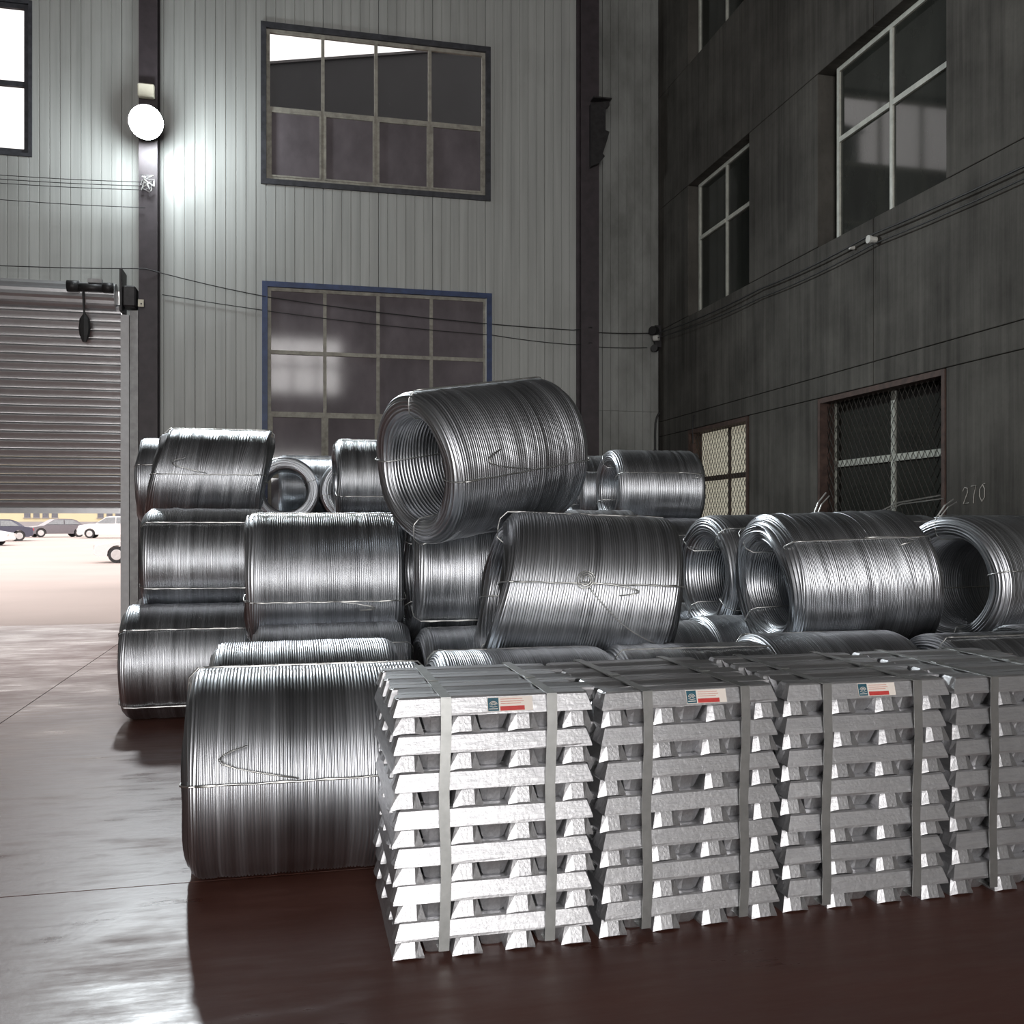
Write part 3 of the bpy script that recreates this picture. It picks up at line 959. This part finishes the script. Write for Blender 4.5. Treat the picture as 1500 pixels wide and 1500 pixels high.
def ingot_mesh(seed):
    """cast bar: wide foot, narrow top, slanted faceted ends, notched underside; local x is the long axis, z up from the foot"""
    rnd = random.Random(seed)
    j = lambda s: rnd.uniform(-s, s)
    zs = [0.0, 0.009, IH - 0.006, IH]
    ws = [IW / 2, IW / 2 - 0.001, IT / 2 + 0.002, IT / 2 - 0.004]
    sl = [0.0, 0.001, 0.018, 0.024]
    cols = [-1.0, -0.0225, 0.0225, 1.0]
    # half-length of each column: the middle facet of an end stands out further than its flanks
    pull = [0.008, 0.0, 0.0, 0.008]
    secs = [-1, -0.62, -0.2, 0.25, 0.66, 1]
    vs, idx = [], {}
    for si, s in enumerate(secs):
        for zi in range(4):
            for ci in range(4):
                hx = IL / 2 - sl[zi] - pull[ci]
                inner = abs(s) < 1
                x = s * hx if not inner else s * IL / 2
                y = (cols[ci] * ws[zi] if ci in (0, 3) else cols[ci]) + (j(0.0012) if inner else j(0.0006))
                z = zs[zi] + (j(0.0012) if (zi == 3 and inner) else 0)
                if zi == 0 and ci in (1, 2):
                    z += 0.007
                idx[(si, zi, ci)] = len(vs)
                vs.append((x, y, z))
    fs = []
    n = len(secs)
    for si in range(n - 1):
        for ci in range(3):
            for zi, fl in ((0, 1), (3, 0)):
                q = (idx[(si, zi, ci)], idx[(si + 1, zi, ci)], idx[(si + 1, zi, ci + 1)], idx[(si, zi, ci + 1)])
                fs.append(q[::-1] if fl else q)
        for zi in range(3):
            for ci, fl in ((0, 0), (3, 1)):
                q = (idx[(si, zi, ci)], idx[(si + 1, zi, ci)], idx[(si + 1, zi + 1, ci)], idx[(si, zi + 1, ci)])
                fs.append(q[::-1] if fl else q)
    for si, fl in ((0, 1), (n - 1, 0)):
        for zi in range(3):
            for ci in range(3):
                q = (idx[(si, zi, ci)], idx[(si, zi, ci + 1)], idx[(si, zi + 1, ci + 1)], idx[(si, zi + 1, ci)])
                fs.append(q[::-1] if fl else q)
    return MB().add(vs, fs).mesh('ingot', M['alu'])


INGOTS = [ingot_mesh(s) for s in range(6)]
STEP = 0.193
STRAP_ORD = ('first', 'second', 'third', 'fourth')


def ingot_bundle(label, x0, y0, rz, seed, layers=14, lh=0.0646, lean=(0, 0), sticker_x=0.42, deep=0.735):
    """strapped stack: layers run by turns across and along; upright and upturned bars interlock"""
    rnd = random.Random(seed)
    root = empty('ingot_bundle', (x0, y0, 0), (lean[0], lean[1], rz))
    tag(root, label, 'ingot bundle', 'strapped aluminium ingot bundles in a row')
    W = 0.734
    for k in range(layers):
        z = k * lh
        along_x = k % 2 == 1
        span = deep if along_x else W
        st = (span - IW - 0.01) / 3
        first = 0.005 + IW / 2
        push = rnd.uniform(-0.008, 0.008)
        for i in range(7):
            up = i % 2 == 0
            c = first + i * st / 2
            o = put('ingot', INGOTS[rnd.randrange(6)], root)
            off = rnd.uniform(-0.005, 0.005) + push + (0 if up else (rnd.uniform(0.026, 0.040)))
            if along_x:
                o.location = (W / 2 + off, c + (0 if i == 0 else rnd.uniform(-0.003, 0.003)), z if up else z + IH - 0.001)
                a = rnd.uniform(-0.006, 0.006) + (PI if rnd.random() < 0.5 else 0)
            else:
                o.location = (c + rnd.uniform(-0.006, 0.006), deep / 2 + off * 1.1, z if up else z + IH - 0.001)
                a = PI / 2 + rnd.uniform(-0.012, 0.012) + (PI if rnd.random() < 0.5 else 0)
            o.rotation_euler = (0 if up else PI, 0, a)
    H = layers * lh
    for sx in (0.185, 0.565):
        sx += rnd.uniform(-0.012, 0.012)
        w, t = 0.0185, 0.0022
        b = MB()
        n = 8
        yf, yr = -0.006, deep + 0.008
        for k in range(n):        # front and rear runs, slightly slack
            za, zb = 0.03 + (H - 0.03) * k / n, 0.03 + (H - 0.03) * (k + 1) / n
            xa, xb = sx + 0.004 * math.sin(k * 1.3 + seed), sx + 0.004 * math.sin((k + 1) * 1.3 + seed)
            for y in (yf, yr):
                s = 1 if y == yf else -1
                b.loft([[(q + d, y + s * 0.0, z) if True else None for d, y in ((-w, y), (w, y), (w, y - s * t), (-w, y - s * t))] for q, z in ((xa, za), (xb, zb))])
        xt = sx + 0.004 * math.sin(n * 1.3 + seed)
        x_ = sx + 0.004 * math.sin(seed)
        b.loft([[(xt - w, y, H + 0.0005), (xt + w, y, H + 0.0005), (xt + w, y, H + 0.003 + d), (xt - w, y, H + 0.003 + d)] for y, d in ((yf - t, 0), (deep * 0.3, 0.002), (deep * 0.7, 0.002), (yr + t, 0))])
        b.loft([[(x_ - w, y, 0.028), (x_ + w, y, 0.028), (x_ + w, y, 0.030), (x_ - w, y, 0.030)] for y in (yf - t, yr + t)])
        s = b.build('strap', M['strap'], root)
        MB().bevel_box(xt - w - 0.003, xt + w + 0.003, deep * 0.42, deep * 0.42 + 0.04, H + 0.0055, H + 0.0095, 0.0015).build('strap_seal', M['strap'], s)
    # paper sticker on the top front bar, lying on its sloping side
    zt = (layers - 1) * lh
    tiltx = -math.atan2((IW - IT) / 2 - 0.002, IH - 0.015)
    st_ = empty('sticker', (sticker_x, 0.0035, zt + 0.008), (tiltx, 0, 0), root)
    MB().box(-0.082, 0.082, -0.0016, 0.0, 0, 0.050).build('sticker_paper', M['paper'], st_)
    MB().box(-0.080, -0.041, -0.0022, -0.0016, 0.002, 0.048).build('sticker_emblem_field', M['teal'], st_)
    em = MB()
    for r, zc in ((0.0135, 0.022), (0.0095, 0.021), (0.0055, 0.020)):
        pts = [(-0.060 + r * 1.05 * math.cos(a), -0.0026, zc + r * math.sin(a)) for a in [math.radians(q) for q in range(15, 170, 15)]]
        em.tube(pts, 0.0012, 4)
    em.tube([(-0.074, -0.0026, 0.020), (-0.062, -0.0026, 0.0155), (-0.047, -0.0026, 0.0175)], 0.0012, 4)
    em.box(-0.076, -0.045, -0.0026, -0.0022, 0.008, 0.0105)
    em.build('sticker_emblem', M['paper'], st_)
    MB().box(-0.036, 0.052, -0.0022, -0.0016, 0.002, 0.0175).build('sticker_red_bar', M['red'], st_)
    pr = MB()
    for z, x1 in ((0.042, 0.046), (0.034, 0.050), (0.0265, 0.040)):
        pr.box(-0.034, x1, -0.0021, -0.0016, z - 0.0012, z + 0.0012)
    pr.build('sticker_print_lines', M['pink'], st_)
    return root


ingot_bundle('first ingot bundle at the left end of the row, brightest, beside the big coil', 0.326, 3.283, 0.0, 11, lean=(0.006, 0.0))
ingot_bundle('second ingot bundle from the left', 1.082, 3.295, math.radians(2.6), 12, lh=0.0640, lean=(0.014, 0), deep=0.75)
ingot_bundle('third ingot bundle from the left', 1.838, 3.352, math.radians(0.0), 13, lh=0.0634, lean=(0.016, 0.002), sticker_x=0.40, deep=0.76)
ingot_bundle('fourth ingot bundle, cut off by the right picture edge', 2.592, 3.36, math.radians(1.0), 14, lh=0.0632, lean=(0.016, 0), sticker_x=0.43, deep=0.76)

# ================================================================== LAMP, CABLES, SMALL THINGS
fl = tag(empty('floodlight', (-2.17, 15.50, 7.30)), 'glaring floodlight on the dark column above the shutter', 'floodlight')
MB().box(-0.02, 0.02, -0.14, 0.008, 0.26, 0.34).build('bracket', M['dark_steel'], fl)
aim = Vector((0.16, -0.86, -0.42)).normalized()
c0 = Vector((0, -0.20, 0.30))
MB().cyl(c0, aim, 0.16, 0.10, 28, 0.25).build('reflector', M['lamp_body'], fl, True)
MB().cyl(c0 - aim * 0.12, aim, 0.09, 0.12, 20, 0.15).build('lamp_housing', M['lamp_body'], fl, True)
MB().cyl(c0 + aim * 0.10, aim, 0.245, 0.012, 28).build('lamp_glass', M['lamp_face'], fl)
ld = bpy.data.lights.new('floodlight_glow', 'POINT')
ld.energy = 180
ld.color = (0.90, 0.97, 1.0)
ld.shadow_soft_size = 0.20
lo = bpy.data.objects.new('floodlight_glow', ld)
lo.location = c0 + aim * 0.36
link(lo, fl)
sd = bpy.data.lights.new('floodlight_beam', 'SPOT')
sd.energy = 2700
sd.color = (0.90, 0.97, 1.0)
sd.spot_size = math.radians(135)
sd.spot_blend = 0.9
sd.shadow_soft_size = 0.22
so = bpy.data.objects.new('floodlight_beam', sd)
so.location = c0 + aim * 0.36
so.rotation_euler = Vector((0.15, -0.83, -0.52)).to_track_quat('-Z', 'Y').to_euler()
link(so, fl)
gb = tag(empty('gear_box', (-2.18, 15.44, 8.02)), 'small cream control-gear box above the floodlight', 'gear box')
MB().bevel_box(-0.12, 0.12, -0.06, 0.06, 0.0, 0.20, 0.015).build('case', M['gear_box'], gb)
MB().box(-0.03, 0.03, 0.06, 0.22, 0.05, 0.15).build('bracket', M['dark_steel'], gb)


def cable(name, label, pts, r=0.008, mat='cable', sub=6):
    P = [Vector(p) for p in pts]
    q = []
    for i in range(len(P) - 1):
        a, b_ = P[i], P[i + 1]
        L = (b_ - a).length
        for k in range(sub):
            f = k / sub
            p = a.lerp(b_, f)
            p.z -= 0.012 * L * 4 * f * (1 - f)
            q.append(tuple(p))
    q.append(tuple(P[-1]))
    o = MB().tube(q, r, 5).build(name, M[mat], None, True)
    return tag(o, label, 'cable')


by = WY - 0.03
cable('cable', 'thin black cable sagging across the cladding to the corner', [(-6.0, by - 0.36, 5.36), (-2.2, by - 0.36, 5.42), (-0.4, by, 5.17), (4.7, by, 4.87), (4.92, by - 0.36, 4.86), (5.1, by, 4.85), (6.1, by - 0.06, 4.87)])
cable('cable', 'second faint cable running below the first across the cladding', [(-2.0, by, 5.12), (3.3, by, 4.72), (4.7, by, 4.62), (4.92, by - 0.36, 4.60), (5.1, by, 4.60), (6.05, by - 0.02, 4.62)], 0.006)
cable('cable', 'upper black cable along the concrete wall to the porcelain knob', [(WX - 0.12, 15.65, 4.84), (WX - 0.05, 12.0, 4.74), (WX - 0.06, 9.45, 4.71), (WX - 0.05, 4.5, 4.68)], 0.011)
cable('cable', 'lower black cable along the concrete wall below its twin', [(WX - 0.12, 15.62, 4.76), (WX - 0.04, 12.0, 4.62), (WX - 0.05, 9.35, 4.60), (WX - 0.05, 4.5, 4.58)], 0.008)
for k, z in enumerate((6.62, 6.68, 6.74)):
    cable('cable', ('lowest', 'middle', 'uppermost')[k] + ' of three thin wires strung left from the column below the floodlight', [(-6.0, by - 0.35, z - 0.02), (-2.2, by - 0.36, z)], 0.006)
cable('cable', 'single wire strung left from the column below the three wires', [(-6.0, by - 0.35, 6.38), (-2.2, by - 0.36, 6.35)], 0.006)
lw = MB()
rnd = random.Random(5)
for k in range(6):
    p = [(-2.16 + rnd.uniform(-0.1, 0.1), by - 0.36 - rnd.uniform(0, 0.05), 6.74 + rnd.uniform(-0.15, 0.12)) for _ in range(5)]
    lw.tube(p, 0.006, 5)
tag(lw.build('wire_tangle', M['tie']), 'tangle of pale wire tied to the column under the floodlight', 'wire tangle')

kn = tag(empty('corner_insulator', (6.16, 15.72, 4.72)), 'dark insulator bracket with a white knob in the corner', 'insulator')
MB().cyl((-0.06, -0.04, 0.18), (0.6, 0.5, 0.1), 0.075, 0.2, 16).build('upper_spool', M['cable'], kn)
MB().cyl((-0.04, -0.06, 0.04), (0.4, -0.4, 0), 0.05, 0.09, 16).build('white_knob', M['ceramic'], kn)
MB().cyl((-0.02, -0.02, -0.12), (0.3, 0.5, 0.05), 0.06, 0.14, 16).build('lower_spool', M['cable'], kn)
MB().box(0.0, 0.115, -0.02, 0.02, -0.1, 0.28).build('bracket', M['dark_steel'], kn)
ik = tag(empty('wall_insulator', (WX, 9.40, 4.66)), 'pair of porcelain knobs carrying cables on the concrete wall', 'insulator')
MB().cyl((0, 0, 0), (-1, 0, 0), 0.035, 0.07, 14).cyl((-0.07, 0, 0), (-1, 0, 0), 0.045, 0.03, 14).build('front_knob', M['ceramic'], ik)
MB().cyl((0, 0.42, 0.03), (-1, 0, 0), 0.022, 0.06, 12).build('rear_knob', M['ceramic'], ik)

cd = tag(empty('conduit', (6.2, WY - 0.05, 2.0)), 'thin black conduit bent up the corner beside the cladding', 'conduit')
MB().tube([(0, 0, 0), (0, 0, 1.1), (0.005, 0, 1.3), (0.03, -0.02, 1.42), (0.06, -0.05, 1.48)], 0.018, 8).build('pipe', M['cable'], cd)
MB().box(-0.03, 0.03, -0.024, 0.05, 0.8, 0.83).build('clip', M['dark_steel'], cd)

rb = tag(empty('rusty_bracket', (WX + 0.02, 14.32, 2.66)), 'small dark rusty bracket before the cream window', 'bracket')
MB().bevel_box(-0.06, 0.0, -0.06, 0.08, -0.10, 0.16, 0.012).build('plate', M['rust_frame'], rb)
MB().cyl((-0.05, -0.04, -0.07), (-0.2, -1, 0), 0.06, 0.14, 14).build('stub', M['cable'], rb)
MB().tube([(-0.03, 0.02, 0.15), (-0.03, 0.02, 0.5), (-0.03, -0.02, 0.62)], 0.012, 6).build('rod', M['dark_steel'], rb)

# chalk number scribbled on the concrete
ck = MB()
gl = {'2': [(0, .78), (.15, .98), (.4, .92), (.42, .7), (.05, .05), (.5, .1)], '7': [(0, .95), (.42, .98), (.25, .5), (.2, 0)],
      '0': [(.25, .95), (.02, .7), (.0, .3), (.2, .02), (.42, .25), (.42, .7), (.25, .95), (.45, 1.0)]}
for i, chh in enumerate('270'):
    ck.tube([(WX - 0.004, 7.99 - i * 0.115 - x * 0.16, 1.70 + i * 0.012 + z * 0.17) for x, z in gl[chh]], 0.005, 4)
tag(ck.build('chalk_number', M['chalk']), 'number 270 chalked on the concrete wall by the grilled window', 'chalk number')

# loose wire ends sticking up above the coils on the right
for lab, pts in (('bent wire ends standing up before the grilled window', [(3.95, 6.75, 1.55), (4.02, 6.78, 1.68), (4.10, 6.80, 1.76)]),
                 ('long loose wire end pointing right above the rear coils', [(4.33, 6.6, 1.56), (4.6, 6.6, 1.68), (4.98, 6.6, 1.74)]),
                 ('short loose wire end below the chalk number', [(4.95, 6.6, 1.57), (5.02, 6.6, 1.66), (5.10, 6.6, 1.71)])):
    b = MB().tube(pts, 0.006, 5).tube([(x + 0.03, y, z - 0.012 * i) for i, (x, y, z) in enumerate(pts)], 0.005, 5)
    tag(b.build('loose_wire', M['tie']), lab, 'loose wire')
